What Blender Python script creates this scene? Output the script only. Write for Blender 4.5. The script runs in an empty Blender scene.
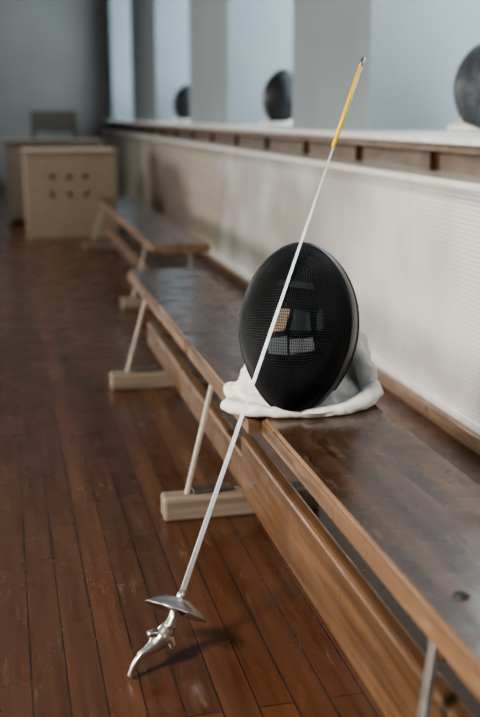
import bpy, bmesh, math, random
from mathutils import Vector, Matrix, noise
random.seed(4)
C = bpy.context.scene.collection

# ---------------------------------------------------------------- materials
def new_mat(name):
    m = bpy.data.materials.new(name); m.use_nodes = True
    nt = m.node_tree
    return m, nt, nt.nodes["Principled BSDF"]

def simple(name, col, rough=0.5, metal=0.0, var=0.12, nscale=12, bump=0.0, bscale=60, spec=None):
    m, nt, b = new_mat(name)
    tc = nt.nodes.new("ShaderNodeTexCoord")
    n = nt.nodes.new("ShaderNodeTexNoise"); n.inputs["Scale"].default_value = nscale
    n.inputs["Detail"].default_value = 5
    nt.links.new(tc.outputs["Object"], n.inputs["Vector"])
    r = nt.nodes.new("ShaderNodeValToRGB")
    r.color_ramp.elements[0].position = .3; r.color_ramp.elements[1].position = .7
    r.color_ramp.elements[0].color = tuple(c*(1-var) for c in col)+(1,)
    r.color_ramp.elements[1].color = tuple(min(1, c*(1+var)) for c in col)+(1,)
    nt.links.new(n.outputs["Fac"], r.inputs["Fac"])
    nt.links.new(r.outputs["Color"], b.inputs["Base Color"])
    b.inputs["Roughness"].default_value = rough
    b.inputs["Metallic"].default_value = metal
    if spec is not None: b.inputs["Specular IOR Level"].default_value = spec
    if bump:
        n2 = nt.nodes.new("ShaderNodeTexNoise"); n2.inputs["Scale"].default_value = bscale
        nt.links.new(tc.outputs["Object"], n2.inputs["Vector"])
        bp = nt.nodes.new("ShaderNodeBump"); bp.inputs["Strength"].default_value = bump
        bp.inputs["Distance"].default_value = .004
        nt.links.new(n2.outputs["Fac"], bp.inputs["Height"])
        nt.links.new(bp.outputs["Normal"], b.inputs["Normal"])
    return m

def wood(name, c1, c2, rough=.35, scale=(45, 2.5, 45), bump=.15, coat=0.0, rvar=.12, wear=None):
    m, nt, b = new_mat(name)
    tc = nt.nodes.new("ShaderNodeTexCoord")
    mp = nt.nodes.new("ShaderNodeMapping"); mp.inputs["Scale"].default_value = scale
    nt.links.new(tc.outputs["Object"], mp.inputs["Vector"])
    n = nt.nodes.new("ShaderNodeTexNoise"); n.inputs["Scale"].default_value = 1
    n.inputs["Detail"].default_value = 7; n.inputs["Distortion"].default_value = .6
    nt.links.new(mp.outputs[0], n.inputs["Vector"])
    r = nt.nodes.new("ShaderNodeValToRGB")
    r.color_ramp.elements[0].position = .32; r.color_ramp.elements[1].position = .68
    r.color_ramp.elements[0].color = c1+(1,); r.color_ramp.elements[1].color = c2+(1,)
    nt.links.new(n.outputs["Fac"], r.inputs["Fac"])
    n2 = nt.nodes.new("ShaderNodeTexNoise"); n2.inputs["Scale"].default_value = 14
    n2.inputs["Detail"].default_value = 8
    nt.links.new(tc.outputs["Object"], n2.inputs["Vector"])
    if wear:
        wr = nt.nodes.new("ShaderNodeValToRGB")
        wr.color_ramp.elements[0].position = .57; wr.color_ramp.elements[1].position = .70
        wr.color_ramp.elements[0].color = (0, 0, 0, 1); wr.color_ramp.elements[1].color = (.7, .7, .7, 1)
        n3 = nt.nodes.new("ShaderNodeTexNoise"); n3.inputs["Scale"].default_value = 1
        n3.inputs["Detail"].default_value = 10; n3.inputs["Roughness"].default_value = .7
        m5 = nt.nodes.new("ShaderNodeMapping"); m5.inputs["Scale"].default_value = (46, 6, 46)
        nt.links.new(tc.outputs["Object"], m5.inputs["Vector"]); nt.links.new(m5.outputs[0], n3.inputs["Vector"])
        nt.links.new(n3.outputs["Fac"], wr.inputs["Fac"])
        mx = nt.nodes.new("ShaderNodeMix"); mx.data_type = 'RGBA'
        nt.links.new(wr.outputs["Color"], mx.inputs["Factor"])
        nt.links.new(r.outputs["Color"], mx.inputs["A"]); mx.inputs["B"].default_value = wear+(1,)
        nt.links.new(mx.outputs["Result"], b.inputs["Base Color"])
    else:
        nt.links.new(r.outputs["Color"], b.inputs["Base Color"])
    mr = nt.nodes.new("ShaderNodeMapRange")
    mr.inputs["From Min"].default_value = .3; mr.inputs["From Max"].default_value = .7
    mr.inputs["To Min"].default_value = max(.05, rough-rvar); mr.inputs["To Max"].default_value = rough+rvar
    nt.links.new(n2.outputs["Fac"], mr.inputs["Value"])
    nt.links.new(mr.outputs["Result"], b.inputs["Roughness"])
    bp = nt.nodes.new("ShaderNodeBump"); bp.inputs["Strength"].default_value = bump
    bp.inputs["Distance"].default_value = .003
    nt.links.new(n.outputs["Fac"], bp.inputs["Height"])
    nt.links.new(bp.outputs["Normal"], b.inputs["Normal"])
    b.inputs["Coat Weight"].default_value = coat
    b.inputs["Coat Roughness"].default_value = .15
    return m

def floor_mat():
    m, nt, b = new_mat("varnished_floorboards")
    tc = nt.nodes.new("ShaderNodeTexCoord")
    sp = nt.nodes.new("ShaderNodeSeparateXYZ"); cb = nt.nodes.new("ShaderNodeCombineXYZ")
    nt.links.new(tc.outputs["Object"], sp.inputs[0])
    nt.links.new(sp.outputs["Y"], cb.inputs["X"]); nt.links.new(sp.outputs["X"], cb.inputs["Y"])
    br = nt.nodes.new("ShaderNodeTexBrick")
    br.offset = .37
    for k, v in (("Scale", 1), ("Brick Width", 1.9), ("Row Height", .051), ("Mortar Size", .0012),
                 ("Mortar Smooth", .3), ("Bias", 0)):
        br.inputs[k].default_value = v
    br.inputs["Color1"].default_value = (.066, .028, .014, 1)
    br.inputs["Color2"].default_value = (.112, .048, .023, 1)
    br.inputs["Mortar"].default_value = (.011, .006, .004, 1)
    nt.links.new(cb.outputs[0], br.inputs["Vector"])
    mp = nt.nodes.new("ShaderNodeMapping"); mp.inputs["Scale"].default_value = (60, 3, 1)
    nt.links.new(tc.outputs["Object"], mp.inputs["Vector"])
    n = nt.nodes.new("ShaderNodeTexNoise"); n.inputs["Scale"].default_value = 1; n.inputs["Detail"].default_value = 7
    nt.links.new(mp.outputs[0], n.inputs["Vector"])
    r = nt.nodes.new("ShaderNodeValToRGB")
    r.color_ramp.elements[0].position = .3; r.color_ramp.elements[1].position = .7
    r.color_ramp.elements[0].color = (.5, .45, .4, 1); r.color_ramp.elements[1].color = (1.0, 1.0, 1.0, 1)
    nt.links.new(n.outputs["Fac"], r.inputs["Fac"])
    mx = nt.nodes.new("ShaderNodeMix"); mx.data_type = 'RGBA'; mx.blend_type = 'MULTIPLY'
    mx.inputs["Factor"].default_value = .85
    nt.links.new(br.outputs["Color"], mx.inputs["A"]); nt.links.new(r.outputs["Color"], mx.inputs["B"])
    ns = nt.nodes.new("ShaderNodeTexNoise"); ns.inputs["Scale"].default_value = 1; ns.inputs["Detail"].default_value = 12
    ns.inputs["Roughness"].default_value = .8
    mp2 = nt.nodes.new("ShaderNodeMapping"); mp2.inputs["Scale"].default_value = (40, 6, 1)
    nt.links.new(tc.outputs["Object"], mp2.inputs["Vector"]); nt.links.new(mp2.outputs[0], ns.inputs["Vector"])
    rs = nt.nodes.new("ShaderNodeValToRGB")
    rs.color_ramp.elements[0].position = .57; rs.color_ramp.elements[1].position = .70
    rs.color_ramp.elements[0].color = (0, 0, 0, 1); rs.color_ramp.elements[1].color = (.8, .8, .8, 1)
    nt.links.new(ns.outputs["Fac"], rs.inputs["Fac"])
    m3 = nt.nodes.new("ShaderNodeMix"); m3.data_type = 'RGBA'
    nt.links.new(rs.outputs["Color"], m3.inputs["Factor"])
    nt.links.new(mx.outputs["Result"], m3.inputs["A"]); m3.inputs["B"].default_value = (.19, .115, .07, 1)
    nt.links.new(m3.outputs["Result"], b.inputs["Base Color"])
    n2 = nt.nodes.new("ShaderNodeTexNoise"); n2.inputs["Scale"].default_value = 6; n2.inputs["Detail"].default_value = 8
    nt.links.new(tc.outputs["Object"], n2.inputs["Vector"])
    mr = nt.nodes.new("ShaderNodeMapRange")
    mr.inputs["From Min"].default_value = .3; mr.inputs["From Max"].default_value = .7
    mr.inputs["To Min"].default_value = .18; mr.inputs["To Max"].default_value = .38
    nt.links.new(n2.outputs["Fac"], mr.inputs["Value"])
    nt.links.new(mr.outputs["Result"], b.inputs["Roughness"])
    bp = nt.nodes.new("ShaderNodeBump"); bp.inputs["Strength"].default_value = .25
    bp.inputs["Distance"].default_value = .001; bp.invert = True
    nt.links.new(br.outputs["Fac"], bp.inputs["Height"])
    nt.links.new(bp.outputs["Normal"], b.inputs["Normal"])
    return m

def panel_mat():
    m, nt, b = new_mat("perforated_radiator_screen")
    tc = nt.nodes.new("ShaderNodeTexCoord")
    outs = []
    for d, s in (('Z', 26), ('Y', 26)):
        w = nt.nodes.new("ShaderNodeTexWave"); w.wave_type = 'BANDS'; w.bands_direction = d
        w.inputs["Scale"].default_value = s
        nt.links.new(tc.outputs["Object"], w.inputs["Vector"]); outs.append(w)
    mul = nt.nodes.new("ShaderNodeMath"); mul.operation = 'MULTIPLY'
    nt.links.new(outs[0].outputs["Fac"], mul.inputs[0]); nt.links.new(outs[1].outputs["Fac"], mul.inputs[1])
    r = nt.nodes.new("ShaderNodeValToRGB")
    r.color_ramp.elements[0].position = .35; r.color_ramp.elements[1].position = .65
    r.color_ramp.elements[0].color = (.74, .73, .70, 1); r.color_ramp.elements[1].color = (.28, .275, .26, 1)
    nt.links.new(mul.outputs[0], r.inputs["Fac"])
    n = nt.nodes.new("ShaderNodeTexNoise"); n.inputs["Scale"].default_value = 2.2; n.inputs["Detail"].default_value = 3
    nt.links.new(tc.outputs["Object"], n.inputs["Vector"])
    r2 = nt.nodes.new("ShaderNodeValToRGB")
    r2.color_ramp.elements[0].position = .35; r2.color_ramp.elements[1].position = .6
    r2.color_ramp.elements[0].color = (.62, .60, .57, 1); r2.color_ramp.elements[1].color = (1, 1, 1, 1)
    nt.links.new(n.outputs["Fac"], r2.inputs["Fac"])
    mx = nt.nodes.new("ShaderNodeMix"); mx.data_type = 'RGBA'; mx.blend_type = 'MULTIPLY'; mx.inputs["Factor"].default_value = 1
    nt.links.new(r.outputs["Color"], mx.inputs["A"]); nt.links.new(r2.outputs["Color"], mx.inputs["B"])
    nt.links.new(mx.outputs["Result"], b.inputs["Base Color"])
    b.inputs["Roughness"].default_value = .28
    bp = nt.nodes.new("ShaderNodeBump"); bp.inputs["Strength"].default_value = .3
    bp.inputs["Distance"].default_value = .002; bp.invert = True
    nt.links.new(mul.outputs[0], bp.inputs["Height"]); nt.links.new(bp.outputs["Normal"], b.inputs["Normal"])
    return m

def emis(name, col, s):
    m, nt, b = new_mat(name)
    b.inputs["Base Color"].default_value = (.8, .85, .9, 1)
    b.inputs["Emission Color"].default_value = col+(1,)
    b.inputs["Emission Strength"].default_value = s
    return m

M_floor = floor_mat()
M_wall = simple("painted_plaster_wall", (.205, .235, .25), .8, var=.05, nscale=3, bump=.1)
M_farwall = simple("grey_plaster_wall", (.27, .262, .25), .85, var=.08, nscale=2)
M_ceil = simple("ceiling_paint", (.55, .56, .56), .9, var=.04)
M_panel = panel_mat()
M_beige = wood("beige_panelling", (.33, .29, .24), (.42, .37, .31), .45)
M_white = simple("white_painted_sill", (.70, .69, .66), .25, var=.08, nscale=20)
M_shelfwood = wood("brown_shelf_wood", (.06, .033, .016), (.15, .088, .045), .5)
M_dark = simple("dark_recess", (.025, .022, .02), .8)
M_seat = wood("varnished_bench_top", (.024, .011, .006), (.070, .034, .017), .26, coat=.25, rvar=.13, wear=(.16, .10, .06))
M_edge = wood("worn_bench_edge", (.085, .048, .026), (.215, .130, .075), .36, wear=(.42, .30, .19))
M_rail = wood("bench_beam_wood", (.072, .038, .019), (.155, .088, .047), .38)
M_foot = wood("grey_worn_wood", (.14, .11, .09), (.24, .195, .155), .6, scale=(4, 50, 50))
M_leg = simple("painted_metal_leg", (.36, .33, .29), .38, .2, var=.15)
M_legd = simple("bare_metal_leg", (.15, .14, .13), .4, .4, var=.25, nscale=40)
M_steel = simple("brushed_steel", (.62, .62, .60), .3, 1.0, var=.1, nscale=60)
M_blade = simple("blade_steel", (.76, .75, .73), .34, .85, var=.1, nscale=60)
M_dsteel = simple("aged_steel", (.30, .29, .27), .4, 1.0, var=.2, nscale=80)
M_bolt = simple("dark_bolt", (.012, .012, .014), .6, .1)
M_yellow = simple("yellow_insulating_tape", (.78, .50, .025), .45, var=.1, nscale=70)
M_black = simple("black_mask_trim", (.004, .004, .005), .42, var=.2, spec=.35)
M_mesh = simple("black_wire_mesh", (.014, .016, .018), .40, .3, var=.2)
M_inner = simple("dark_inner_padding", (.004, .006, .008), .9, var=.3, spec=.2)
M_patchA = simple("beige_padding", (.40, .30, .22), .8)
M_patchB = simple("greyblue_reflection", (.16, .19, .20), .8)  # window reflections on the mask, painted as a grey-blue colour
M_patchC = simple("teal_reflection", (.016, .036, .048), .7)  # blue reflections on the mask, painted as dark teal
M_cloth = simple("white_bib_cloth", (.70, .685, .65), .9, var=.05, nscale=8, bump=.3, bscale=220)
M_greymesh = simple("grey_wire_mesh", (.040, .045, .052), .5, .2, var=.5, nscale=40, bump=.6, bscale=60)
M_crate = wood("crate_plywood", (.26, .205, .15), (.34, .27, .20), .55)
M_crate2 = wood("cabinet_wood", (.16, .13, .10), (.23, .185, .14), .55)
M_chair = wood("chair_wood", (.08, .072, .062), (.12, .105, .09), .5)
M_glass = emis("daylit_frosted_glass", (.77, .91, 1.0), 6.0)

# ---------------------------------------------------------------- mesh helpers
def obj_from_bm(name, bm, mats, parent=None, smooth=False):
    me = bpy.data.meshes.new(name); bm.to_mesh(me); bm.free()
    for m in (mats if isinstance(mats, (list, tuple)) else [mats]): me.materials.append(m)
    if smooth:
        for p in me.polygons: p.use_smooth = True
    o = bpy.data.objects.new(name, me); C.objects.link(o)
    if parent:
        o.parent = parent; o.matrix_parent_inverse = Matrix.Translation(parent.location).inverted()
    return o

def empty(name, loc):
    e = bpy.data.objects.new(name, None); e.location = loc; e.empty_display_size = .1
    C.objects.link(e); return e

def add_box(bm, x0, x1, y0, y1, z0, z1, mi=0):
    vs = [bm.verts.new(p) for p in ((x0,y0,z0),(x1,y0,z0),(x1,y1,z0),(x0,y1,z0),(x0,y0,z1),(x1,y0,z1),(x1,y1,z1),(x0,y1,z1))]
    fs = []
    for q in ((3,2,1,0),(4,5,6,7),(0,1,5,4),(1,2,6,5),(2,3,7,6),(3,0,4,7)):
        f = bm.faces.new([vs[i] for i in q]); f.material_index = mi; fs.append(f)
    return fs

def boxes(name, lst, mats, parent=None, bevel=0, seg=2):
    bm = bmesh.new()
    for b in lst: add_box(bm, *b)
    o = obj_from_bm(name, bm, mats, parent)
    if bevel:
        md = o.modifiers.new("bevel", 'BEVEL'); md.width = bevel; md.segments = seg
    return o

def catmull(pts, rad, n=8):
    P = [Vector(p) for p in pts]; out = []; R = []
    for i in range(len(P)-1):
        p0 = P[max(i-1, 0)]; p1 = P[i]; p2 = P[i+1]; p3 = P[min(i+2, len(P)-1)]
        for k in range(n):
            t = k/n
            out.append(.5*((2*p1)+(p2-p0)*t+(2*p0-5*p1+4*p2-p3)*t*t+(3*p1-p0-3*p2+p3)*t**3))
            R.append(rad[i]*(1-t)+rad[i+1]*t)
    out.append(P[-1]); R.append(rad[-1]); return out, R

def tube(name, pts, rad, mat, parent=None, seg=14, smooth=True, closed=False, n=8, interp=True, crump=0, zmin=None):
    P, R = catmull(pts, rad, n) if interp else ([Vector(p) for p in pts], rad)
    bm = bmesh.new(); rings = []; L = len(P)
    up = None
    for i, p in enumerate(P):
        if closed: t = (P[(i+1) % L]-P[i-1]).normalized()
        else: t = (P[min(i+1, L-1)]-P[max(i-1, 0)]).normalized()
        if up is None:
            a = Vector((0, 0, 1)) if abs(t.z) < .9 else Vector((1, 0, 0))
            up = (a-t*a.dot(t)).normalized()
        else: up = (up-t*up.dot(t)).normalized()
        s = t.cross(up); row = []
        for k in range(seg):
            d = math.cos(2*math.pi*k/seg)*up+math.sin(2*math.pi*k/seg)*s
            q = p+R[i]*d
            if crump: q = q+d*crump*((1-2*abs(noise.noise(q*30)))+.4*(.3-abs(noise.noise(q*70))))
            if zmin is not None: q.z = max(q.z, zmin)
            row.append(bm.verts.new(q))
        rings.append(row)
    m = L if closed else L-1
    for i in range(m):
        a = rings[i]; b = rings[(i+1) % L]
        for k in range(seg): bm.faces.new((a[k], a[(k+1) % seg], b[(k+1) % seg], b[k]))
    if not closed:
        bm.faces.new(rings[0][::-1]); bm.faces.new(rings[-1])
    bmesh.ops.recalc_face_normals(bm, faces=bm.faces)
    return obj_from_bm(name, bm, mat, parent, smooth)

def bar(name, a, b, w, d, mat, parent=None, wdir=Vector((0, 1, 0))):
    """flat rectangular bar from a to b"""
    a = Vector(a); b = Vector(b); t = (b-a).normalized()
    s = (wdir-t*wdir.dot(t)).normalized(); n = t.cross(s)
    bm = bmesh.new()
    q = []
    for p in (a, b):
        q.append([bm.verts.new(p+s*sx*w/2+n*sn*d/2) for sx, sn in ((-1,-1),(1,-1),(1,1),(-1,1))])
    bm.faces.new(q[0][::-1]); bm.faces.new(q[1])
    for k in range(4): bm.faces.new((q[0][k], q[0][(k+1)%4], q[1][(k+1)%4], q[1][k]))
    bmesh.ops.recalc_face_normals(bm, faces=bm.faces)
    o = obj_from_bm(name, bm, mat, parent)
    md = o.modifiers.new("bevel", 'BEVEL'); md.width = min(w, d)*.2; md.segments = 2
    return o

# ---------------------------------------------------------------- room shell
XL, YB, YF, ZC = -4.0, -2.5, 11.7, 3.4
boxes("floor", [(XL, 1.9, YB, YF+.1, -.1, 0)], M_floor)
boxes("ceiling", [(XL, 1.9, YB, YF+.1, ZC, ZC+.1)], M_ceil)
boxes("wall_far", [(XL, 1.9, YF, YF+.1, 0, ZC)], M_farwall)
boxes("wall_back", [(XL, 1.9, YB-.1, YB, 0, ZC)], M_wall)
boxes("wall_left", [(XL-.1, XL, YB, YF, 0, ZC)], M_farwall)
niches = [(-.35, .95), (2.0, 3.26), (4.185, 5.44), (6.59, 8.04), (9.55, 11.3)]
WX, WB, ZT = 1.20, 1.72, 2.7
lst = [(WX, 1.85, YB, YF, 0, .705), (WX, 1.85, YB, YF, ZT, ZC)]
prev = YB
for a, b in niches:
    lst.append((WX, 1.85, prev, a, .705, ZT)); prev = b
lst.append((WX, 1.85, prev, YF, .705, ZT))
boxes("wall_right", lst, M_wall)
for i, (a, b) in enumerate(niches):
    e = empty("window_%d" % (i+1), (WB, (a+b)/2, 1.7))
    boxes("glass", [(WB+.03, WB+.04, a, b, .75, ZT)], M_glass, e)
    fr = [(WB, WB+.05, a, a+.06, .75, ZT), (WB, WB+.05, b-.06, b, .75, ZT), (WB, WB+.05, a+.06, b-.06, .75, .81),
          (WB, WB+.05, a+.06, b-.06, ZT-.06, ZT), (WB, WB+.05, (a+b)/2-.025, (a+b)/2+.025, .81, ZT-.06),
          (WB, WB+.05, a+.06, b-.06, 2.0, 2.05)]
    boxes("frame", fr, M_white, e)

boxes("window_sill", [(1.075, WB+.02, YB, YF, .727, .748)], M_white, bevel=.006)
boxes("trim_1", [(1.095, WX, YB, YF, .706, .726)], M_shelfwood, bevel=.003)
bl = []
y = YB+.2
while y < YF:
    bl.append((1.165, WX, y, y+.05, .648, .706)); y += .62
boxes("trim_2", bl, M_shelfwood, bevel=.003)
boxes("trim_4", [(1.185, WX, YB, YF, .648, .706)], M_shelfwood)
boxes("radiator_ledge", [(1.045, 1.20, YB, YF, .628, .648)], M_white, bevel=.005)
y = YB
segs = []
while y < 5.2:
    segs.append((y, min(y+1.28, 5.2))); y += 1.283
boxes("radiator_screen", [(1.10, 1.125, a, b, .045, .626) for a, b in segs], M_panel, bevel=.001)
boxes("wall_panelling", [(1.10, 1.125, 5.21, YF, .045, .626)], M_beige)
boxes("baseboard_right", [(1.08, 1.13, YB, YF, 0, .045)], M_edge, bevel=.005)
boxes("trim_3", [(1.088, 1.10, YB, YF, .045, .07)], M_white, bevel=.003)
boxes("baseboard_far", [(XL, 1.05, YF-.02, YF, 0, .09)], M_crate2)

# ---------------------------------------------------------------- benches
def bench(x0, x1, y0, y1, legs, rail, top=.288, lm=None):
    lm = lm or M_leg
    e = empty("gym_bench", ((x0+x1)/2, (y0+y1)/2, 0))
    bm = bmesh.new()
    fs = add_box(bm, x0, x1, y0, y1, top-.032, top)
    for f in fs:
        n = f.calc_center_median()
        if abs(n.x-x0) < 1e-4 or abs(n.y-y0) < 1e-4: f.material_index = 1
    es = [ed for ed in bm.edges if all(v.co.z > top-.001 for v in ed.verts)]
    r = bmesh.ops.bevel(bm, geom=es, offset=.006, segments=3, affect='EDGES')
    for f in r["faces"]: f.material_index = 1
    obj_from_bm("seat_plank", bm, [M_seat, M_edge], e)
    rx, ry0, ry1, rz0, rz1 = rail
    boxes("lower_beam", [(rx, rx+.026, ry0, ry1, rz0, rz1)], M_rail, e, bevel=.006)
    for i, ly in enumerate(legs):
        boxes("foot_%d" % (i+1), [(x0-.115, x1-.035, ly, ly+.055, 0, .048)], M_foot, e, bevel=.006)
        for sgn, nm in ((-1, "a"), (1, "b")):
            xt = x0+.012 if sgn < 0 else x1-.03
            xb = x0-.065 if sgn < 0 else x1-.055
            bar("leg_%d%s" % (i+1, nm), (xt, ly+.13, top-.034), (xb, ly+.027, .046), .014, .008, lm, e)
        bar("bracket_%d" % (i+1), (x0-.05, ly+.035, .051), (x0+.03, ly+.035, .056), .03, .006, M_dsteel, e)
        boxes("cleat_%d" % (i+1), [(x0+.01, x1-.01, ly+.11, ly+.15, top-.056, top-.032)], M_rail, e, bevel=.003)
    return e

bench(.393, .641, 1.625, 3.37, [1.865, 2.885], (.440, 1.875, 3.26, .05, .130))
e0 = bench(.416, .641, -.85, 1.618, [-.65, .775], (.436, -.7, 1.868, .05, .175), lm=M_legd)
bench(.570, .806, 4.00, 6.50, [4.15, 6.1], (.61, 4.1, 6.4, .05, .13))
bm = bmesh.new()
bmesh.ops.create_cone(bm, cap_ends=True, segments=20, radius1=.010, radius2=.007, depth=.004, matrix=Matrix.Translation((.462, .92, .2895)))
obj_from_bm("bolt", bm, M_bolt, e0)

# ---------------------------------------------------------------- fencing mask
def mask(loc, yaw, pitch, n, mesh_mat, holes=True, sc=1.0, zfloor=0.0):
    e = empty("fencing_mask", (loc[0], loc[1], zfloor))
    M = Matrix.Translation(loc) @ Matrix.Rotation(yaw, 4, 'Z') @ Matrix.Rotation(pitch, 4, 'X') @ Matrix.Scale(sc, 4)
    def S(p, a, k=1.0):
        sx = math.sin(p)*math.cos(a); sz = math.sin(p)*math.sin(a); d = math.cos(p)
        w = .1010*(1+.08*sz-.13*sz*sz)
        y = -.104*d - (.010*max(0, d)*(1-abs(sx))) + .02*max(0, sz)
        if d < 0: y = -.25*d
        return M @ Vector((w*sx*k, y*k, .153*sz*k))
    PE = 75
    P0 = math.radians(PE+2)
    bm = bmesh.new(); g = []
    for i in range(n+1):
        row = []
        for j in range(n+1):
            u = 2*i/n-1; v = 2*j/n-1
            x = u*math.sqrt(1-v*v/2); z = v*math.sqrt(1-u*u/2)
            r = min(1, math.hypot(x, z)); a = math.atan2(z, x)
            row.append(bm.verts.new(S(r*P0, a)))
        g.append(row)
    for i in range(n):
        for j in range(n): bm.faces.new((g[i][j], g[i+1][j], g[i+1][j+1], g[i][j+1]))
    bmesh.ops.recalc_face_normals(bm, faces=bm.faces)
    o = obj_from_bm("wire_mesh", bm, mesh_mat, e, True)
    if holes:
        w = o.modifiers.new("wire", 'WIREFRAME'); w.thickness = .0015; w.use_even_offset = False
    K = 72
    def band(nm, p0, p1, k, mt, th):
        bm = bmesh.new(); rr = []
        for q in range(9):
            p = math.radians(p0+q*(p1-p0)/8)
            rr.append([bm.verts.new(S(p, 2*math.pi*j/K, k)) for j in range(K)])
        for q in range(8):
            for j in range(K): bm.faces.new((rr[q][j], rr[q][(j+1)%K], rr[q+1][(j+1)%K], rr[q+1][j]))
        bmesh.ops.recalc_face_normals(bm, faces=bm.faces)
        o = obj_from_bm(nm, bm, mt, e, True)
        sd = o.modifiers.new("sol", 'SOLIDIFY'); sd.thickness = th; sd.offset = 0
    band("rim_band", PE, 104, 1.006, M_black, .003)
    band("inner_liner", 54, 104, .93, M_inner, .003)
    tube("rear_piping", [S(math.radians(103), 2*math.pi*k/60, 1.008) for k in range(60)], [.0045*sc]*60, M_black, e, 8, closed=True, interp=False)
    # head cushion closing the inside of the mask
    bm = bmesh.new(); g = []
    for q in range(9):
        p = math.radians(4+q*10.5)
        ring = []
        for k in range(40):
            a = 2*math.pi*k/40
            sx = math.sin(p)*math.cos(a); sz = math.sin(p)*math.sin(a); d = math.cos(p)
            ring.append(bm.verts.new(M @ Vector((.094*sx, -.026+.012*d, .140*sz))))
        g.append(ring)
    for q in range(8):
        for k in range(40): bm.faces.new((g[q][k], g[q][(k+1)%40], g[q+1][(k+1)%40], g[q+1][k]))
    bm.faces.new(g[0])
    obj_from_bm("inner_padding", bm, M_inner, e, True)
    if holes:
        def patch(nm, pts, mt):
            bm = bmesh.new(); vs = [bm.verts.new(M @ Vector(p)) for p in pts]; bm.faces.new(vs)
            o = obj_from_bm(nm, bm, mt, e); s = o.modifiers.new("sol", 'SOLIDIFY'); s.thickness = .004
        y = -.050
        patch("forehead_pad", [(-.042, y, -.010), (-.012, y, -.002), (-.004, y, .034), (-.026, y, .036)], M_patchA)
        patch("cheek_glint_l", [(-.044, y, -.020), (-.038, y, -.044), (-.004, y, -.046), (-.008, y, -.012)], M_patchB)  # grey-blue quads painted in place of window reflections
        patch("cheek_glint_r", [(-.003, y, -.018), (.0, y, -.044), (.042, y, -.034), (.038, y, -.012)], M_patchB)
        patch("side_glint", [(.044, y, -.002), (.056, y, .004), (.050, y, .038), (.042, y, .026)], M_patchC)  # teal quads from here on are painted reflections, not padding
        patch("brow_glint", [(-.002, y, -.002), (.034, y, -.002), (.030, y, .030), (.004, y, .034)], M_patchC)
        patch("top_glint", [(-.030, y+.01, .075), (.034, y+.01, .070), (.030, y+.01, .080), (-.026, y+.01, .085)], M_patchC)
    tube("back_strap", [M @ Vector(v) for v in ((0, .02, .135), (0, .06, .12), (0, .095, .06), (0, .10, 0))],
         [.006*sc]*4, M_black, e, 10)
    return e, M

def bib_mesh(e, rings, seed, mat, crumple=.008, sub=4):
    bm = bmesh.new(); R = []; K = 240
    zmin = rings[0][0]
    full = []
    for q in range(len(rings)-1):
        for s in range(sub):
            t = s/sub
            full.append(tuple(a*(1-t)+b*t for a, b in zip(rings[q], rings[q+1])))
    full.append(rings[-1])
    L = len(full)
    for q, (z, rx, ry, cx, cy, amp) in enumerate(full):
        row = []
        for k in range(K):
            a = 2*math.pi*k/K
            f = 1+amp*(.5*math.sin(3*a+seed)+.35*math.sin(5*a+1.3*seed+q*.08)+.25*math.sin(9*a+seed*2+q*.15))
            p = Vector((cx+rx*f*math.cos(a), cy+ry*f*math.sin(a), z))
            w = Vector((p.x+p.z*.6, p.y-p.z*.4, p.z))
            n1 = 1-abs(noise.noise(Vector((w.x*14+seed, w.y*14, w.z*16))))*2.6
            n2 = 1-abs(noise.noise(Vector((w.x*30, w.y*24+seed, w.z*40))))*2.6
            d = crumple*((n1-.5)*1.3+(n2-.5)*.45)
            out = Vector((math.cos(a), math.sin(a), .5 if q > sub else 0))
            if q > sub//2: p = p+out*d
            p.z = max(p.z, zmin)
            row.append(bm.verts.new(p))
        R.append(row)
    for q in range(L-1):
        for k in range(K): bm.faces.new((R[q][k], R[q][(k+1)%K], R[q+1][(k+1)%K], R[q+1][k]))
    bmesh.ops.recalc_face_normals(bm, faces=bm.faces)
    return obj_from_bm("bib", bm, mat, e, True)

e, M = mask((.489, 1.660, .432), math.radians(-27), math.radians(-12), 84, M_mesh, zfloor=.2885)
bib_mesh(e, [(.2892, .120, .085, .515, 1.720, .06), (.2895, .146, .112, .510, 1.708, .05), (.2965, .151, .116, .510, 1.708, .06),
             (.303, .146, .112, .511, 1.710, .07), (.303, .134, .100, .52, 1.725, .07), (.310, .130, .090, .528, 1.745, .07),
             (.345, .120, .075, .543, 1.768, .06), (.390, .104, .062, .554, 1.778, .05), (.43, .080, .050, .556, 1.785, .05)], 1.0, M_cloth, .0075, sub=6)
tube("bib_fold_left", [(.360, 1.676, .296), (.374, 1.648, .298), (.412, 1.618, .298), (.455, 1.602, .296), (.50, 1.598, .294)], [.006, .010, .010, .007, .004],
     M_cloth, e, 28, crump=.003, zmin=.2892, n=14)
tube("bib_fold_right", [(.50, 1.598, .294), (.555, 1.600, .297), (.605, 1.626, .302), (.640, 1.672, .308), (.648, 1.725, .304)], [.005, .008, .012, .017, .011],
     M_cloth, e, 28, crump=.004, zmin=.2892, n=14)
tube("bib_fold_rising", [(.636, 1.682, .304), (.636, 1.700, .338), (.618, 1.715, .378), (.598, 1.728, .420)], [.014, .017, .014, .007],
     M_cloth, e, 28, crump=.004, zmin=.2892, n=14)

for (loc, yw, sd, sc) in (((1.478, 2.98, .878), -35, 1.7, .92), ((1.36, 4.95, .880), -50, 2.2, .90), ((1.36, 7.65, .880), -50, 3.1, .90)):
    e2, M2 = mask(loc, math.radians(yw), math.radians(-4), 26, M_greymesh if sd < 2 else M_black, holes=False, sc=sc, zfloor=.748)
    bx, by = loc[0]+.02, loc[1]+.03
    bib_mesh(e2, [(.7495, .10, .08, bx, by, .06), (.752, .115, .09, bx, by, .08), (.765, .115, .09, bx, by, .08),
                  (.785, .085, .07, bx+.01, by+.02, .06), (.84, .075, .06, bx+.015, by+.03, .04)], sd, M_cloth, .005)

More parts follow.
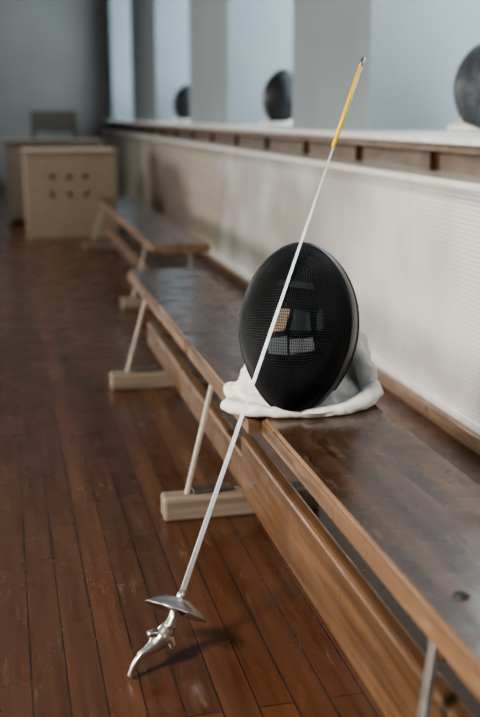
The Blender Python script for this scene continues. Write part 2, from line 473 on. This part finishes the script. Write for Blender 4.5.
# ---------------------------------------------------------------- foil
A0 = Vector((.176, 1.303, .010)); T = Vector((.650, 1.800, .901)); D = (T-A0)
def ax(s): return A0+D*s
ef = empty("fencing_foil", (A0.x, A0.y, 0))
u = D.normalized()
bl = [ax(.088+(.83-.088)*i/12) for i in range(13)]
tube("blade", bl, [.0050-(.0050-.0023)*(i/12)**.8 for i in range(13)], M_blade, ef, 4, smooth=False, interp=False)
tube("blade_tape", [ax(.825), ax(.90), ax(.982)], [.0038, .0037, .0037], M_yellow, ef, 12, interp=False)
tube("tip_button", [ax(.980), ax(.990), ax(1.0)], [.0034, .0038, .0034], M_dsteel, ef, 12, interp=False)
g0 = ax(.090)
side = u.cross(Vector((0, 0, 1))).normalized(); oth = u.cross(side)
bm = bmesh.new(); rings = []
K = 48
prof = [(.004, .010), (.012, .0092), (.022, .0068), (.032, .0025), (.040, -.0035), (.0455, -.0085), (.0480, -.0095),
        (.0480, -.0115), (.0455, -.0105), (.0385, -.006), (.031, .000), (.021, .0045), (.011, .0068), (.004, .007)]
for r, h in prof:
    rings.append([bm.verts.new(g0+u*h+side*r*math.cos(2*math.pi*k/K)+oth*r*math.sin(2*math.pi*k/K)) for k in range(K)])
for i in range(len(rings)):
    a = rings[i]; b = rings[(i+1) % len(rings)]
    for k in range(K): bm.faces.new((a[k], a[(k+1)%K], b[(k+1)%K], b[k]))
bmesh.ops.recalc_face_normals(bm, faces=bm.faces)
obj_from_bm("guard", bm, M_steel, ef, True)
tube("blade_collar", [g0+u*.006, g0+u*.014, g0+u*.022], [.0075, .0065, .005], M_steel, ef, 16, interp=False)
tube("guard_cushion", [g0-u*.012, g0+u*.002], [.014, .016], M_dsteel, ef, 20, interp=False)
tube("grip_neck", [g0-u*.008, g0-u*.020, g0-u*.034], [.0095, .0078, .010], M_steel, ef)
tube("grip_body", [(.207, 1.342, .064), (.199, 1.337, .056), (.190, 1.331, .047), (.179, 1.324, .041), (.167, 1.317, .038),
                   (.156, 1.312, .033), (.147, 1.308, .022), (.140, 1.306, .0062)],
     [.008, .0125, .0140, .0110, .0070, .0056, .0050, .0048], M_steel, ef, 18)
tube("grip_prong_front", [(.192, 1.333, .048), (.180, 1.330, .056), (.170, 1.327, .057)], [.010, .0080, .0055], M_steel, ef)
tube("grip_prong_rear", [(.194, 1.331, .050), (.203, 1.327, .042), (.206, 1.325, .034)], [.010, .0075, .0055], M_steel, ef)

# ---------------------------------------------------------------- background furniture
ec = empty("plyo_box", (.435, 7.0, 0))
o = boxes("box_shell", [(.136, .734, 6.78, 7.28, 0, .555)], M_crate)
bm = bmesh.new()
for hx in (.31, .42, .53):
    for hz in (.40, .29):
        bmesh.ops.create_cone(bm, cap_ends=True, segments=20, radius1=.018, radius2=.018, depth=.1,
                              matrix=Matrix.Translation((hx, 6.78, hz)) @ Matrix.Rotation(math.pi/2, 4, 'X'))
cut = obj_from_bm("cut", bm, M_dark)
md = o.modifiers.new("b", 'BOOLEAN'); md.object = cut; md.operation = 'DIFFERENCE'
dg = bpy.context.evaluated_depsgraph_get()
me = bpy.data.meshes.new_from_object(o.evaluated_get(dg))
o.modifiers.clear(); o.data = me; bpy.data.objects.remove(cut)
o.parent = ec; o.matrix_parent_inverse = Matrix.Translation(ec.location).inverted()
boxes("box_lid", [(.126, .744, 6.77, 7.29, .555, .575)], M_crate, ec, bevel=.004)

ek = empty("storage_cabinet", (.3, 7.8, 0))
boxes("carcass", [(.02, .72, 7.6, 8.0, .04, .60)], M_crate2, ek, bevel=.004)
boxes("top", [(.0, .74, 7.58, 8.02, .60, .62)], M_crate2, ek, bevel=.004)
boxes("plinth", [(.04, .70, 7.62, 7.98, 0, .04)], M_dark, ek)
boxes("door_panels", [(.04, .36, 7.59, 7.6, .07, .57), (.38, .70, 7.59, 7.6, .07, .57)], M_crate2, ek, bevel=.003)

eh = empty("wooden_chair", (.43, 8.5, 0))
boxes("seat", [(.24, .62, 8.3, 8.7, .42, .45)], M_chair, eh, bevel=.005)
boxes("legs", [(.24, .275, 8.3, 8.335, 0, .42), (.585, .62, 8.3, 8.335, 0, .42), (.24, .275, 8.665, 8.7, 0, .83), (.585, .62, 8.665, 8.7, 0, .83)], M_chair, eh)
boxes("backrest", [(.275, .585, 8.672, 8.692, .66, .83), (.275, .585, 8.672, 8.692, .54, .59)], M_chair, eh)

# ---------------------------------------------------------------- lights
def area(name, loc, tgt, sx, sy, en, col, spread=180):
    l = bpy.data.lights.new(name, 'AREA'); l.shape = 'RECTANGLE'; l.size = sx; l.size_y = sy
    l.energy = en; l.color = col; l.spread = math.radians(spread)
    o = bpy.data.objects.new(name, l); o.location = loc
    o.rotation_euler = (Vector(tgt)-Vector(loc)).to_track_quat('-Z', 'Y').to_euler()
    C.objects.link(o); return o
area("ceiling_lamp", (-2.35, -.5, 3.05), (.35, 1.3, 0), .7, .7, 60, (1.0, .90, .78), 80)
area("side_fill_light", (-3.85, 2.4, 1.2), (1.1, 2.6, .3), 2.6, 1.2, 46, (1.0, .97, .92), 90)  # added ambient fill for the screens; the left wall has no window
area("far_glare_light", (-3.85, 9.3, 1.5), (1.1, 3.6, .4), 1.6, 1.4, 90, (1.0, .97, .92), 100)  # added to put glare on screens and bench; no window stands there
area("box_fill_light", (-1.8, 4.6, 3.2), (.3, 6.9, .3), .8, .8, 24, (1.0, .95, .88), 100)  # added fill to brighten the plyo box; no fixture there

w = bpy.data.worlds.new("World"); bpy.context.scene.world = w; w.use_nodes = True
w.node_tree.nodes["Background"].inputs[0].default_value = (.6, .7, .8, 1)
w.node_tree.nodes["Background"].inputs[1].default_value = .3

# ---------------------------------------------------------------- camera
cd = bpy.data.cameras.new("camera"); cam = bpy.data.objects.new("camera", cd); C.objects.link(cam)
th = math.radians(13.7); ph = math.radians(13.1)
cam.location = (0, 0, .80)
cam.rotation_euler = (math.pi/2-th, 0, -ph)
cd.sensor_width = 36; cd.lens = 50.2; cd.clip_start = .02
cd.dof.use_dof = True; cd.dof.focus_distance = 1.62; cd.dof.aperture_fstop = 2.9
bpy.context.scene.camera = cam
bpy.context.scene.view_settings.look = 'AgX - Medium High Contrast'
